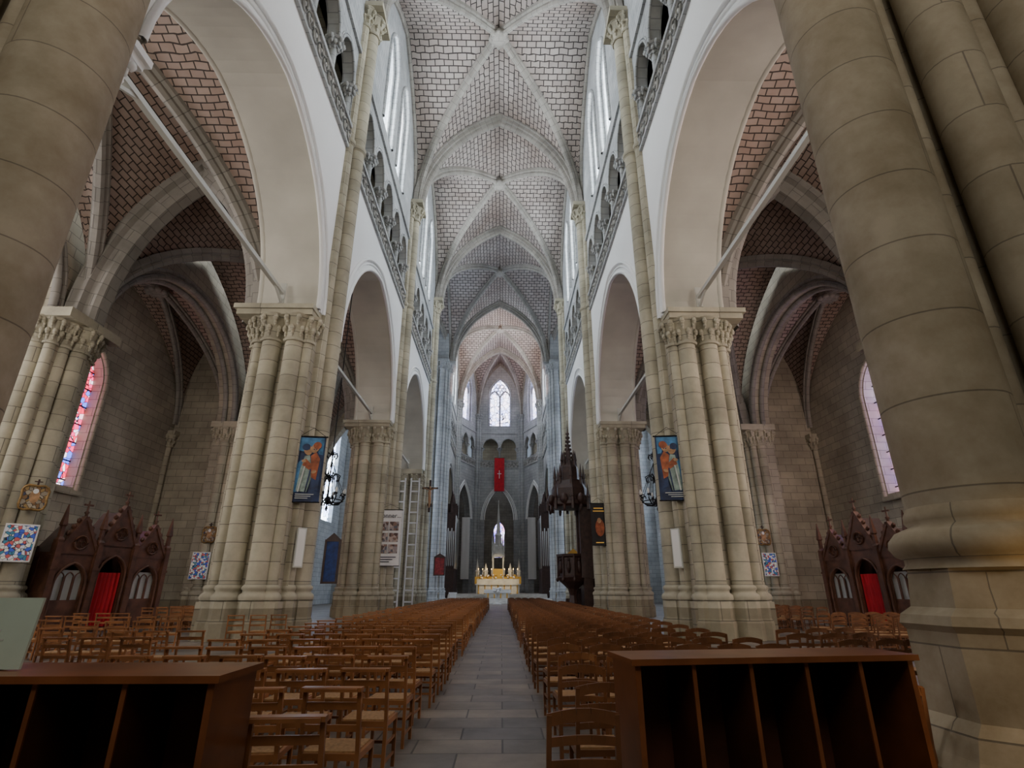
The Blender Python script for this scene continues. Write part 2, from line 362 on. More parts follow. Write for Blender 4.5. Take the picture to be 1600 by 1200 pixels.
# foreground tower piers
for sd,M in SIDES:
    mb=MB(); mb.M=M
    cx,cy,r=(4.62,4.75,.50) if sd=='right' else (4.80,4.75,.52)
    mb.lathe(cx,cy,[(r,2.0),(r,45)],TSHAFT,40,cap=False)
    P=[(r,2.28),(r+.03,2.22),(r+.035,2.16),(r+.01,2.12),(r+.13,2.07),(r+.19,2.0),(r+.20,1.94),(r+.16,1.87),(r+.10,1.84),(r+.10,1.8),(r+.13,1.76)]
    mb.lathe(cx,cy,P[::-1],BASEST,40)
    mb.lathe(cx,cy,[(r+.42,0),(r+.42,.35),(r+.36,.45),(r+.34,.5),(r+.30,.6),(r+.22,.68),(r+.22,1.28),(r+.26,1.33),(r+.24,1.4),(r+.15,1.46),(r+.11,1.76)],BASEST,8,False,a0=pi/8)
    for x,y,rr in[(5.26,4.75,.13),(5.66,4.45,.30),(6.16,4.5,.15),(6.55,4.25,.34),(5.75,5.55,.26),(6.4,6.3,.28),(7.3,4.2,.25)]:
        if sd=='left': x+=.35
        mb.lathe(x,y,[(rr,1.6),(rr,45)],TSHAFT,20,cap=False)
        mb.lathe(x,y,[(rr+.3,0),(rr+.3,.5),(rr+.2,.65),(rr+.2,1.3),(rr+.1,1.5)],BASEST,8,False,a0=pi/8)
        mb.lathe(x,y,[(rr+.1,1.5),(rr+.15,1.6),(rr+.12,1.75),(rr,1.85)],BASEST,16)
    # diagonal core
    pts=[(5.1,5.1),(5.6,4.75),(9.6,3.9),(9.6,7.2),(7.35,7.3)]
    if sd=='left': pts=[(5.4,5.1),(5.95,4.75),(9.6,3.9),(9.6,7.2),(7.75,7.3)]
    for i in range(5):
        a,b=pts[i],pts[(i+1)%5]; d=math.hypot(b[0]-a[0],b[1]-a[1])
        mb.face(((a[0],a[1],0),(b[0],b[1],0),(b[0],b[1],45),(a[0],a[1],45)),TSHAFT,uv=[(0,0),(d,0),(d,45),(0,45)])
    for x,y,rr in[(8.1,7.45,.30),(8.9,7.45,.30)]:
        shaft(mb,x,y,rr,1.5,ZC-1,SHAFT); shaftbase(mb,x,y,rr,SHAFT); capital(mb,x,y,rr,ZC-1.15,1.1,SHAFT)
    mb.box(7.75,9.9,6.8,8.25,ZC-.08,ZC+.2,PLAST); mb.box(7.6,10,6.8,8.4,ZC+.2,ZC+.45,PLAST)
    # carved corbel receiving the tie rod
    mb.lathe(8.45,8.75,[(.05,11.45),(.16,11.65),(.13,11.8),(.24,12.0)],PLAST,10); capital(mb,8.45,8.75,.22,11.95,.9,PLAST,6)
    mb.box(7.98,8.92,8.0,9.25,12.85,13.05,PLAST); mb.box(7.88,9.02,8.0,9.35,13.05,13.25,PLAST)
    mb.obj('stone_tower_pier')

# ------------------------------------------------------------------ nave elevations
def elevation(mb,gl,y0,y1,xo,arch,trif=True,glass=CGLASS,thick=2.4,plmat=PLAST,lowmat=None,soff=SOFF,nclr=2):
    """xo: inner face x ; arch=(yc,hw,z0,zspring,rise)"""
    yc=(y0+y1)/2; L=y1-y0
    lo=arch[3] if lowmat is None else 0
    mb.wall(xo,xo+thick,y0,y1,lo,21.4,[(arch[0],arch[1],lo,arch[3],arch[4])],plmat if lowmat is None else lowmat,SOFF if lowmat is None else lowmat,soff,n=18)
    # arch mouldings
    a=arch
    for (dx,dr,rr) in((-.02,.0,.10),(-.05,.55,.09),(.0,.32,.07)):
        mb.sweep(mb.apath(xo+dx,a[0],a[1]+dr,a[3],a[3],a[4]+dr),roll(rr),(1,0,0),plmat,True)
    mb.sweep(mb.apath(xo+thick,a[0],a[1]+.1,a[3],a[3],a[4]+.1),roll(.14),(1,0,0),soff,True)
    # carved frieze band with lozenges
    mb.wall(xo-.06,xo+thick,y0,y1,21.4,22.5,(),FRIEZE)
    mb.wall(xo-.16,xo,y0,y1,22.5,22.72,(),UPPER); mb.wall(xo-.14,xo,y0,y1,21.3,21.45,(),UPPER)
    m=int(L/.62)
    for k in range(m):
        yy=y0+(k+.5)*L/m; x=xo-.12
        ri=[(x,yy+.24*cos(t*pi/4),21.95+.34*sin(t*pi/4)) for t in range(9)]
        mb.tube(ri,.05,FRIEZE,4); mb.ball((x,yy,21.95),.07,.1,.12,FRIEZE,5,3)
    # triforium
    if trif:
        n=max(2,int((L-1.8)/2.35)); p=(L-1.8)/n; s0=y0+.9
        ops=[(s0+(k+.5)*p,p/2-.2,25.1,25.1,1.55) for k in range(n)]
        mb.wall(xo,xo+.55,y0,y1,25.1,27.6,ops,UPPER)
        for o in ops:
            for dr,rr in((0.02,.07),(.16,.05)): mb.sweep(mb.apath(xo-.02,o[0],o[1]+dr,25.1,25.1,1.55+dr,8),roll(rr,6),(1,0,0),UPPER,True)
        for k in range(n+1):
            yy=s0+k*p
            mb.box(xo-.08,xo+.6,yy-.26,yy+.26,24.95,25.12,UPPER); capital(mb,xo+.22,yy,.15,24.45,.5,UPPER,6)
            shaft(mb,xo+.22,yy,.16,23.1,24.5,UPPER,10); mb.box(xo-.02,xo+.5,yy-.25,yy+.25,22.7,23.05,UPPER)
        mb.wall(xo,xo+.55,y0,s0,22.5,25.1,(),UPPER); mb.wall(xo,xo+.55,y1-.9,y1,22.5,25.1,(),UPPER)
        mb.face(((xo+1.7,y0,22.5),(xo+1.7,y1,22.5),(xo+1.7,y1,27.6),(xo+1.7,y0,27.6)),STONE)
        mb.face(((xo,y0,27.6),(xo+1.7,y0,27.6),(xo+1.7,y1,27.6),(xo,y1,27.6)),STONE)
    else: mb.wall(xo,xo+.55,y0,y1,22.5,27.6,(),UPPER)
    mb.wall(xo-.14,xo,y0,y1,27.55,27.85,(),UPPER)
    # clerestory
    if nclr==2:
        ops=[(yc-2.1,1.35,29,35.2,2.5),(yc+2.1,1.35,29,35.2,2.5)]
    else: ops=[(yc,2.0,29,34.8,3.4)]
    mb.wall(xo,xo+1.3,y0,y1,27.6,42,ops,UPPER,n=8)
    for o in ops:
        mb.sweep(mb.apath(xo-.02,o[0],o[1]+.05,29,o[3],o[4]+.05,8),roll(.13,8),(1,0,0),UPPER,True)
        mb.sweep(mb.apath(xo+.35,o[0],o[1]-.12,29,o[3],o[4]-.12,8),roll(.12,8),(1,0,0),UPPER,True)
        gl.M=mb.M; gl.pane(xo+.95,o[0],o[1],29,o[3],o[4],glass)
        # tracery: central mullion, two sub-arches, foil ring
        mw=.16 if nclr==1 else .10
        mb.box(xo+.72,xo+.94,o[0]-mw,o[0]+mw,29,o[3],UPPER)
        for s in(-1,1): mb.sweep(mb.apath(xo+.82,o[0]+s*o[1]/2,o[1]/2-.04,o[3]-.4,o[3]-.4,o[1]*.75,6),roll(mw-.01,6),(1,0,0),UPPER,True)
        R=o[1]*.36; zc=o[3]+o[4]*.42
        if nclr==1:
            # six-foil rose in the head
            for t in range(6):
                an=t*pi/3; mb.tube([(xo+.82,o[0]+R*cos(an)+R*.55*cos(u*pi/5),zc+R*sin(an)+R*.55*sin(u*pi/5)) for u in range(11)],.08,UPPER,5)
        else:
            mb.tube([(xo+.82,o[0]+R*cos(t*pi/6),zc+R*sin(t*pi/6)) for t in range(13)],.09,UPPER,6)
ARCH=[(13.75,5.75,0,ZC+.35,6.1),(28.8,6.2,0,ZC+.35,7.1),(44.6,6.2,0,ZC+.35,7.1),None,(78.0,5.6,0,ZC+.35,6.0)]
for sd,M in SIDES:
    mb=MB(); mb.M=M; gl=MB()
    ys=[(6.6,20.9),(20.9,36.7),(36.7,52.5)]
    for k in range(3): elevation(mb,gl,ys[k][0],ys[k][1],XW,ARCH[k])
    elevation(mb,gl,70,86,XW,ARCH[4],lowmat=None,thick=1.6,plmat=UPPER)
    # narthex part
    mb.wall(9.6,10.2,-8,7.0,0,42,(),STONE)
    mb.obj('wall_nave_'+sd)
    gl.obj('window_clerestory_'+sd)

# west wall
mb=MB(); mb.M=Matrix.Translation((0,-8,0))@Matrix.Rotation(pi/2,4,'Z')
mb.wall(0,1,-10.2,10.2,0,42,[(0,4.5,10,22,7)],STONE)
mb.obj('wall_west')
gl=MB(); gl.M=mb.M; gl.pane(.5,0,4.5,10,22,7,WESTFILL); gl.obj('west_fill_pane')  # unseen glowing window, added to light the west faces of the piers

# ------------------------------------------------------------------ nave vault
mb=MB()
ys=PY
for k in range(5):
    vaultbay(mb,-XS-.3,XS+.3,ys[k],ys[k+1],ZV+.2,RV,VAULT,ribk=1.0,q=1.5)
for k in range(0,6):
    rib(mb,(-XS-.3,ys[k]),(XS+.3,ys[k]),ZV+.2,RV,1.5,TRP,RIB,n=20)
vaultbay(mb,-9.6,9.6,-8,5.4,ZV+.2,RV,VAULT,q=1.5)
# wall ribs
for k in range(5):
    for sx in(-1,1): rib(mb,(sx*(XS+.42),ys[k]),(sx*(XS+.42),ys[k+1]),ZV+.2,RV,1.5,scaled(RIBP,.6),RIB)
# apse
AY0,AY1=86.0,93.0; ap=[(-6.9,86),(-4.05,93),(4.05,93),(6.9,86)]
for i in range(3):
    cell(mb,(0,87.0),ap[i],ap[i+1],ZV+.2,RV,1.5,VAULT)
    rib(mb,ap[i],ap[i+1],ZV+.2,RV,1.5,scaled(RIBP,.7),RIB)
cell(mb,(0,87.0),ap[3],ap[0],ZV+.2,RV,1.5,VAULT)
for i in range(4):
    a=Vector(ap[i]);b=Vector((0,87.0)); rib(mb,a,a+(b-a)*2,ZV+.2,RV,1.5,RIBP,RIB,half=True)
mb.obj('ceiling_nave_vault')

# ------------------------------------------------------------------ aisles + chapels
XR,XC,XO=18.1,19.0,22.2
SG={'left':SGLASS,'right':SGLASSB}
for sd,M in SIDES:
    mb=MB(); mb.M=M
    for k in range(3):
        y0=ys[k] if k else 5.2
        vaultbay(mb,XB+.3,XR-.4,y0,ys[k+1],ZC+.3,8.4,AVAULT,ribk=.95,q=1.7)
        vaultbay(mb,XC-.1,XO,y0+.5,ys[k+1]-.5,ZC+.3,6.8,AVAULT,ribk=.7,q=1.7)
    for k in range(1,4):
        rib(mb,(XB+.3,ys[k]),(XR-.4,ys[k]),ZC+.3,8.4,1.7,[(-.75,.2),(-.75,-.35),(-.5,-.4),(-.45,-.7),(-.3,-.85),(.3,-.85),(.45,-.7),(.5,-.4),(.75,-.35),(.75,.2)],RIB,n=20)
    mb.obj('ceiling_aisle_'+sd)
    mb=MB(); mb.M=M; gl=MB(); gl.M=M
    for k in range(3):
        y0=ys[k] if k else 5.2; y1=ys[k+1]; yc=(y0+y1)/2; hw=(y1-y0)/2-1.25
        mb.wall(XR-.1,XC,y0,y1,0,22,[(yc,hw,0,ZC+.2,6.0)],STONE,n=18)
        for dx,dr,rr in((-.12,.1,.16),(-.1,.45,.12),(.4,-.1,.16)):
            mb.sweep(mb.apath(XR+dx,yc,hw+dr,ZC+.2,ZC+.2,6.0+dr),roll(rr),(1,0,0),RIB,True)
        yw=yc+(-1.2 if sd=='left' and k==1 else 0); ww=2.6 if k==0 else 1.25  # unseen first-bay window widened to brighten the aisle
        mb.wall(XO,XO+1.1,y0,y1,0,22,[(yw,ww,6.6,12.2,3.0 if k==0 else 2.0)],STONE,n=10)
        mb.sweep(mb.apath(XO-.05,yw,ww+.2,6.4,12.2,(3.0 if k==0 else 2.0)+.2,10),roll(.14),(1,0,0),STONE,True)
        mb.wall(XO-.2,XO,yw-ww-.5,yw+ww+.5,6.2,6.45,(),STONE)
        gm={0:WGLASS if sd=='left' else WGLASSR,1:SG[sd],2:FGLASS}[k]
        gl.pane(XO+(.55 if sd=='left' else .8),yw,ww,6.6,12.2,3.0 if k==0 else 2.0,gm)
        # window leading bars
        for z in range(7,14): gl.box(XO+.5,XO+.54,yw-ww,yw+ww,z-.03,z+.03,IRON)
        # colonnettes at chapel corners
        for yy in(y0+.75,y1-.75):
            shaft(mb,XO-.05,yy,.17,1.2,10.6,SHAFT); capital(mb,XO-.05,yy,.17,10.6,.8,SHAFT,6); mb.box(XO-.5,XO+.1,yy-.4,yy+.4,11.4,11.65,SHAFT)
    for k in range(0,4):
        y=ys[k] if k else 5.2
        mb.M=M@Matrix.Translation((0,y,0))
        mb.box(XC-.2,XO+.2,-.55,.55,0,22,STONE)
        mb.M=M
    # aisle west end wall; unseen glowing window added to light the aisle
    Mw=M@Matrix(((0,1,0,0),(1,0,0,4.4),(0,0,1,0),(0,0,0,1)))
    mb.M=Mw; mb.wall(0,.8,9.5,23.3,0,22,[(14.2,2.4,5.0,12.0,3.6)],STONE); mb.M=M
    mb.obj('wall_aisle_'+sd)
    gl.M=Mw; gl.pane(.3,14.2,2.4,5.0,12.0,3.6,WAFILL); gl.M=M
    gl.obj('window_aisle_'+sd)
    # responds
    for k in range(1,4):
        rb=MB(); rb.M=M@Matrix.Translation((0,ys[k],0))
        rb.box(17.55,19.1,-1.0,1.0,0,ZC,STONE); rb.box(17.4,19.2,-1.15,1.15,0,1.2,STONE)
        for x,y,r in[(17.35,0,.36),(17.5,.55,.2),(17.5,-.55,.2),(17.7,-1.0,.2),(17.7,1.0,.2),(18.2,-1.05,.3),(18.2,1.05,.3),(18.8,-1.0,.2),(18.8,1.0,.2)]:
            shaft(rb,x,y,r,1.5,ZC-1,SHAFT); shaftbase(rb,x,y,r,SHAFT); capital(rb,x,y,r,ZC-1.15,1.1,SHAFT)
        rb.box(16.85,19.2,-1.5,1.5,ZC-.08,ZC+.32,SHAFT)
        rb.obj('aisle_respond_pier')
    # transept
    tw=MB(); tw.M=M@Matrix(((0,1,0,0),(1,0,0,52.0),(0,0,1,0),(0,0,0,1)))
    tw.wall(0,1,9.3,17.9,0,42,[(13.6,3.4,0,ZC,6.5)],STONE)
    tw.wall(0,1,17.9,23,0,42,(),STONE)
    tw.M=M@Matrix(((0,1,0,0),(1,0,0,69.5),(0,0,1,0),(0,0,0,1)))
    tw.wall(0,1,9.3,20,0,42,[(13.6,3.2,0,ZC,6.0)],UPPER)
    tw.M=M
    ops=[(57.6,2.0,9,24,3.4),(64.6,2.0,9,24,3.4)]
    tw.wall(20,21,52.5,70,0,42,ops,UPPER)
    tw.obj('wall_transept_'+sd)
    gt=MB(); gt.M=M
    for o in ops: gt.pane(20.5,o[0],o[1],o[2],o[3],o[4],TGLASS)
    gt.obj('window_transept_'+sd)
    tv=MB(); tv.M=M
    vaultbay(tv,6.9,20,52.5,70,ZV+.2,RV,VAULT,q=1.5)
    tv.obj('ceiling_transept_'+sd)
    # choir aisle
    ca=MB(); ca.M=M
    ca.wall(12.5,13,70,104,0,22,(),STONE); ca.face(((7.1,70,21),(13,70,21),(13,104,21),(7.1,104,21)),STONE)
    ca.obj('wall_choir_aisle_'+sd)

# ------------------------------------------------------------------ apse
mb=MB(); gl=MB()
facets=[((-4.05,93),(4.05,93),1),((4.05,93),(6.9+.6,84.6),0),((-4.05,93),(-6.9-.6,84.6),0)]
for (a,b,cen) in facets:
    a=Vector((a[0],a[1],0));b=Vector((b[0],b[1],0));L=(b-a).length;d=(b-a)/L
    n=Vector((-d.y,d.x,0))
    if n.dot(Vector((a.x+b.x,a.y+b.y-2*87,0)))<0: n=-n
    M=Matrix(((n.x,d.x,0,a.x),(n.y,d.y,0,a.y),(0,0,1,0),(0,0,0,1)))
    mb.M=M
    elevation(mb,gl,0,L,0.0,(L/2,2.5 if cen else 2.6,0,12.5,5.4),thick=1.0,glass=AGLASS,lowmat=UPPER,soff=UPPER,nclr=1)
mb.M=I4
for x,y in((-4.0,92.8),(4.0,92.8),(-6.9,86.2),(6.9,86.2)):
    for dx,r in((0,.34),(-.45,.2),(.45,.2)):
        shaft(mb,x+dx,y-.1,r,1.2,ZV-1,UPPER); capital(mb,x+dx,y-.1,r,ZV-1.2,1.2,UPPER); shaftbase(mb,x+dx,y-.1,r,UPPER)
# ambulatory back wall
mb.M=Matrix(((0,1,0,0),(1,0,0,103.0),(0,0,1,0),(0,0,0,1)))
mb.wall(0,1,-13,13,0,22,[(0,1.0,7.0,11.5,1.8)],STONE)
mb.obj('wall_apse'); gl.M=mb.M; gl.pane(.5,0,1.0,7.0,11.5,1.8,SGLASSB); gl.obj('window_apse')

# ------------------------------------------------------------------ floor
mb=MB()
mb.box(-24,24,-9,105,-.3,0,FLOOR)
mb.obj('floor')
mb=MB()
for k,(y,z) in enumerate(((66,.17),(66.5,.34),(67,.51),(74,.8),(74.5,1.0))):
    mb.box(-6.4,6.4,y,92.5,z-.17-.15*(k>2),z,MARB)
mb.obj('chancel_steps')

# ------------------------------------------------------------------ chairs
def chair_geo(mb,M,kind=0):
    mb.M=M; W=CHW if kind==0 else CHW2
    w=.215
    for s in(-1,1):
        mb.beam((s*w,-.20,0),(s*w,-.19,.46),.032,.035,W); mb.beam((s*w,-.19,.46),(s*w*.97,-.25,.88),.03,.035,W)
        mb.beam((s*w,.2,0),(s*w,.2,.45),.032,.032,W)
        for z in(.12,.26): mb.beam((s*w,-.2,z),(s*w,.2,z),.02,.02,W)
        mb.beam((s*w,-.19,.43),(s*w,.2,.43),.03,.045,W)
    mb.beam((-w,.2,.43),(w,.2,.43),.03,.045,W); mb.beam((-w,-.19,.43),(w,-.19,.43),.03,.045,W)
    mb.beam((-w,.2,.2),(w,.2,.2),.02,.025,W); mb.beam((-w,-.2,.18),(w,-.2,.18),.02,.025,W)
    mb.box(-w+.01,w-.01,-.18,.19,.44,.465,STRAW)
    if kind==0:
        # prie-dieu top rail with rounded ends, two slats, low kneeler bar
        mb.box(-w-.015,w+.015,-.30,-.215,.872,.90,W); mb.box(-w+.01,w-.01,-.325,-.30,.874,.896,W)
        mb.beam((-w,-.232,.77),(w,-.232,.77),.018,.05,W); mb.beam((-w,-.212,.62),(w,-.212,.62),.018,.045,W)
    else:
        for z,h,bow in((.86,.07,.035),(.74,.05,.02),(.62,.045,.015)):
            yy=-.19-(z-.46)*.143
            P=[(-w+2*w*t/5,yy-.03*sin(pi*t/5),z+bow*sin(pi*t/5)-.01) for t in range(6)]
            for p,q in zip(P[:-1],P[1:]): mb.beam(p,q,.018,h,W)
def rowmesh(name,n,kind,seed):
    random.seed(seed); mb=MB()
    for i in range(n):
        M=Matrix.Translation((i*.57+random.uniform(-.03,.03),random.uniform(-.07,.07),0))@Matrix.Rotation(random.uniform(-.1,.1),4,'Z')
        chair_geo(mb,M,kind)
    o=mb.obj(name); me=o.data; bpy.data.objects.remove(o); return me
rows={(n,k,s):rowmesh('chair_row_mesh',n,k,s+10*n) for n in(3,5,6) for k in(0,1) for s in(0,1,2)}
def addrow(x,y,n,k,rot=0,flip=False):
    o=bpy.data.objects.new('church_chair_row',rows[(n,k,random.randint(0,2))]); C.objects.link(o); o.location=(x,y,0); o.rotation_euler[2]=rot
random.seed(8)
y=4.95;i=0
while y<50:
    nl=5 if y<6.4 else 6
    xl=-.82-(nl-1)*.57
    addrow(xl+random.uniform(-.05,.05),y,nl,0,random.uniform(-.012,.012))
    addrow(1.27+random.uniform(-.03,.06),y+.1,6 if 6.4<y<36 else 5,1,random.uniform(-.012,.012))
    y+=1.05;i+=1
# front single chairs
def chair(x,y,k,rot=0):
    mb=MB(); chair_geo(mb,I4,k); o=mb.obj('church_chair'); o.location=(x,y,0); o.rotation_euler[2]=rot
chair(-.82,3.95,0,.05); chair(-1.42,4.0,0,-.04); chair(.95,4.05,1,.03)
# side aisle chairs
for x,yy,n,k,r in((-9.2,14.2,3,0,.1),(-11.6,14.8,3,0,-.05),(-9.8,16.2,3,0,.3),(-12.6,16.8,3,0,0),(-8.2,11.8,3,0,.05),(-7.2,17.3,3,0,.2),(-14.2,13.6,3,0,.5),
                  (-6.4,9.6,3,0,0),(-6.3,11.0,3,0,0),(-12.5,18.6,3,0,.05)): addrow(x,yy,n,k,r)
for yy in(15.6,16.6,17.6,18.6): addrow(10.6,yy,6,1,.02)
for yy in(24,25,26,27.,28,29,30):
    addrow(10.8,yy,6,1); addrow(-13.8,yy,5,0)
for x,yy in((5.6,8.9),(5.4,10.0),(5.8,11.2)): addrow(x,yy,3,1,.1)

# ------------------------------------------------------------------ foreground shelves
def shelf(name,x0,x1,y0,y1,h,nd,rot=0):
    e=empty(name,(x0,y0,0)); e.rotation_euler[2]=rot
    mb=MB(); w=x1-x0; d=y1-y0
    mb.box(-.03,w+.03,-.03,d+.02,h-.035,h,SHELFW)
    mb.box(0,.035,0,d,0,h-.035,SHELFW); mb.box(w-.035,w,0,d,0,h-.035,SHELFW)
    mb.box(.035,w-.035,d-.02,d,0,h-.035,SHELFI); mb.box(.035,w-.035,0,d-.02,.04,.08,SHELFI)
    mb.obj('carcass',e)
    mb=MB()
    for k in range(1,nd):
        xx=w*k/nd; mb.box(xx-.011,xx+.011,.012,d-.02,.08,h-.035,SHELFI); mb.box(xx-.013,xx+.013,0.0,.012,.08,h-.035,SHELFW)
    mb.obj('dividers',e)
shelf('hymnal_shelf',1.27,3.16,3.66,4.10,1.20,5,.12)
shelf('hymnal_shelf',-3.7,-1.0,3.12,3.62,1.19,6)
# frosted board leaning on the left shelf
e=empty('frosted_notice_board',(-2.38,3.30,1.195)); e.rotation_euler=(-.10,0,0)
mb=MB(); mb.box(-.24,.24,-.008,.008,0,.36,GREENB); mb.box(-.13,.13,-.05,.07,0,.012,SHELFW); mb.obj('glass_board',e)
mb=MB(); mb.face(((-.03,-.010,.21),(.05,-.010,.21),(.0,-.010,.30)),GREYP); mb.box(-.06,.07,-.011,-.009,.185,.197,GREYP); mb.box(-.09,.1,-.011,-.009,.14,.148,GREYP); mb.obj('boat_drawing',e)

# ------------------------------------------------------------------ tie rods
for sd,M in SIDES:
    for (a,b) in((9.1,19.1),(22.7,34.9),(38.5,50.6)):
        mb=MB(); mb.M=M; mb.beam((8.45,a,12.75),(8.45,b,12.75),.16,.16,STEEL)
        for yy,s in((a,1),(b,-1)): mb.box(8.33,8.57,yy-.02,yy+.02,12.3,13.2,STEEL); mb.beam((8.45,yy,12.35),(8.45,yy+s*.7,12.7),.08,.1,STEEL)
        mb.obj('iron_tie_rod')

# ------------------------------------------------------------------ hangings
def banner(name,x,y,z0,z1,w,mat,rot=0,bar=True):
    e=empty(name,(x,y,z0)); e.rotation_euler[2]=rot; h=z1-z0
    mb=MB(); n=8
    G=[[(-w/2+w*i/n,-.02*sin(i*1.3),h*j/6) for i in range(n+1)] for j in range(7)]
    UV=[[(w*i/n*1.0,h*j/6) for i in range(n+1)] for j in range(7)]
    mb.grid(G,mat,UV); mb.obj('cloth',e)
    if bar:
        mb=MB(); mb.tube([(-w/2-.06,0,h),(w/2+.06,0,h)],.03,IRON); mb.tube([(-w/2-.03,0,0),(w/2+.03,0,0)],.025,IRON)
        mb.tube([(-w/2,0,h),(0,0,h+.35),(w/2,0,h)],.01,IRON,4); mb.obj('rod',e)
    return e
def painting(e,m=1):
    """loose generic figure painting : embracing robed figures on a dark ground"""
    mb=MB()
    def P(pts,mat,d): mb.face([(m*x,-.03-d*.006,z) for x,z in pts],mat)
    def E(cx,cz,rx,rz,mat,d,a=0): P([(cx+rx*cos(t*pi/8)*cos(a)-rz*sin(t*pi/8)*sin(a),cz+rx*cos(t*pi/8)*sin(a)+rz*sin(t*pi/8)*cos(a)) for t in range(16)],mat,d)
    P([(-.44,1.9),(.44,1.75),(.44,2.4),(-.44,2.4)],PBLU,0)
    P([(-.44,.35),(-.15,.4),(-.05,1.2),(-.3,1.55),(-.44,1.4)],PBLU,0)
    P([(-.36,.4),(.02,.35),(.2,1.2),(.1,1.75),(-.2,1.7),(-.3,1.2)],PROB,1)
    P([(.15,.5),(.42,.4),(.42,1.5),(.25,1.9),(-.02,1.75),(.1,1.2)],PSKY,2)
    P([(.12,.9),(.3,.8),(.36,1.6),(.2,1.85),(.02,1.7)],PBRN,3)
    P([(-.25,1.35),(.2,1.05),(.3,1.18),(-.15,1.6)],PBRN,4)
    E(-.1,1.92,.15,.2,PSKN,5,.3); E(.15,2.0,.14,.19,PSKN,6,-.3)
    E(.22,2.1,.15,.14,PBRN,7); E(-.17,2.03,.14,.13,PSKY,7)
    for x in(-.16,-.06,.12,.2): E(x,1.95,.03,.018,PSKY,8)
    E(.2,1.1,.09,.06,PSKN,8,.4); E(-.2,1.5,.08,.06,PSKN,8)
    P([(-.05,.35),(.0,.35),(.1,1.2),(.05,1.2)],PSKY,8); P([(-.3,.36),(-.25,.36),(-.12,1.3),(-.17,1.3)],GREYP,8)
    for k in range(3): P([(-.35,.26-k*.07),(.3-.1*k,.26-k*.07),(.3-.1*k,.285-k*.07),(-.35,.285-k*.07)],GREYP,8)
    mb.obj('painted_figures',e)
painting(banner('painted_banner',-6.72,19.9,4.55,7.0,.98,PSKY,.12))
painting(banner('painted_banner',6.80,19.9,4.65,7.1,.98,PSKY,-.12),-1)
e=banner('donation_banner',-6.75,35.6,2.95,6.4,1.5,WHITE,.05)
def text(s,size,parent,loc,mat,name):
    cu=bpy.data.curves.new(name,'FONT'); cu.body=s; cu.size=size; cu.extrude=.005; cu.align_x='CENTER'
    o=bpy.data.objects.new(name,cu); C.objects.link(o); o.parent=parent; o.location=loc; o.rotation_euler=(pi/2,0,0); cu.materials.append(mat)
text('donner...',.40,e,(0,-.06,2.95),BLACK,'lettering')
mb=MB()
for r in range(3):
    for c in range(2): mb.box(-.62+c*.65,-.05+c*.65,-.05,-.04,.75+r*.7,1.3+r*.7,PHOTO)
for r in range(3): mb.box(-.55,.55-.2*r,-.05,-.04,.5-r*.14,.55-r*.14,BLACK)
mb.obj('printed_photos',e)
e=banner('exhibition_poster',6.75,35.6,4.2,6.85,1.0,plain('poster_black',(.012,.01,.01),.6))
mb=MB(); mb.box(-.3,.3,-.06,-.05,2.3,2.36,GOLD); mb.box(-.36,.36,-.06,-.05,2.12,2.18,GOLD); mb.box(-.25,.25,-.06,-.05,.15,.2,GOLD)
mb.face([(.05+.3*cos(t*pi/6),-.05,1.1+.55*sin(t*pi/6)) for t in range(12)],PBRN); mb.face([(.02+.13*cos(t*pi/6),-.06,1.55+.17*sin(t*pi/6)) for t in range(12)],PSKN)
mb.obj('printed_figure',e)
banner('red_banner',0.0,92.3,17.2,23.0,1.7,RED)
mb=MB(); mb.box(-.06,.06,-.08,-.05,2.2,3.6,WHITE); mb.box(-.35,.35,-.08,-.05,2.95,3.07,WHITE)
o=mb.obj('red_banner_emblem'); o.parent=bpy.data.objects['red_banner']
banner('white_banner',-5.3,89.0,3,12.5,1.3,WHITE,0); banner('white_banner',5.3,89.0,3,12.5,1.3,WHITE,0)

# loudspeakers
for x in(-6.7,6.75):
    mb=MB(); mb.box(-.15,.15,-.1,.1,0,1.35,GREYP); mb.box(-.12,.12,-.112,-.1,.05,1.3,WHITE); mb.box(-.05,.05,.1,.28,.6,.75,IRON)
    o=mb.obj('column_loudspeaker'); o.location=(x,20.0,2.3); o.rotation_euler[2]=.5 if x<0 else -.5

# medallions and stained panels on responds
def medal(x,y,z,r,rot=0):
    mb=MB(); n=24
    P=[(r*(1+.13*cos(4*t*2*pi/n+pi))*cos(t*2*pi/n),-.05,r*1.15*(1+.13*cos(4*t*2*pi/n+pi))*sin(t*2*pi/n)) for t in range(n)]
    mb.face(P,ICON); mb.tube(P+[P[0]],.045,OGOLD,5); mb.box(-.03,.03,-.06,0,r*1.1,r*1.6,DWOOD); mb.box(-.12,.12,-.06,0,r*1.35,r*1.43,DWOOD)
    mb.face([(.35*r*cos(t*pi/6),-.06,.1*r+.6*r*sin(t*pi/6)) for t in range(12)],PSKN); mb.face([(.2*r*cos(t*pi/6),-.065,.55*r+.22*r*sin(t*pi/6)) for t in range(12)],WHITE)
    o=mb.obj('station_medallion'); o.location=(x,y,z); o.rotation_euler[2]=rot
def spanel(x,y,z,w,h,rot=0):
    mb=MB(); mb.box(-w/2,w/2,-.03,0,0,h,SPANEL); mb.box(-w/2-.05,w/2+.05,-.02,.02,-.05,h+.05,WHITE); o=mb.obj('stained_glass_panel'); o.location=(x,y,z); o.rotation_euler[2]=rot
medal(-16.82,20.35,4.75,.42,.75); spanel(-16.85,20.3,2.55,.85,1.2,.75)
medal(-17.95,35.35,4.8,.45); spanel(-18.2,35.35,2.2,1.0,1.5)
medal(17.2,35.3,4.7,.45); spanel(17.4,35.35,2.4,.8,1.3)

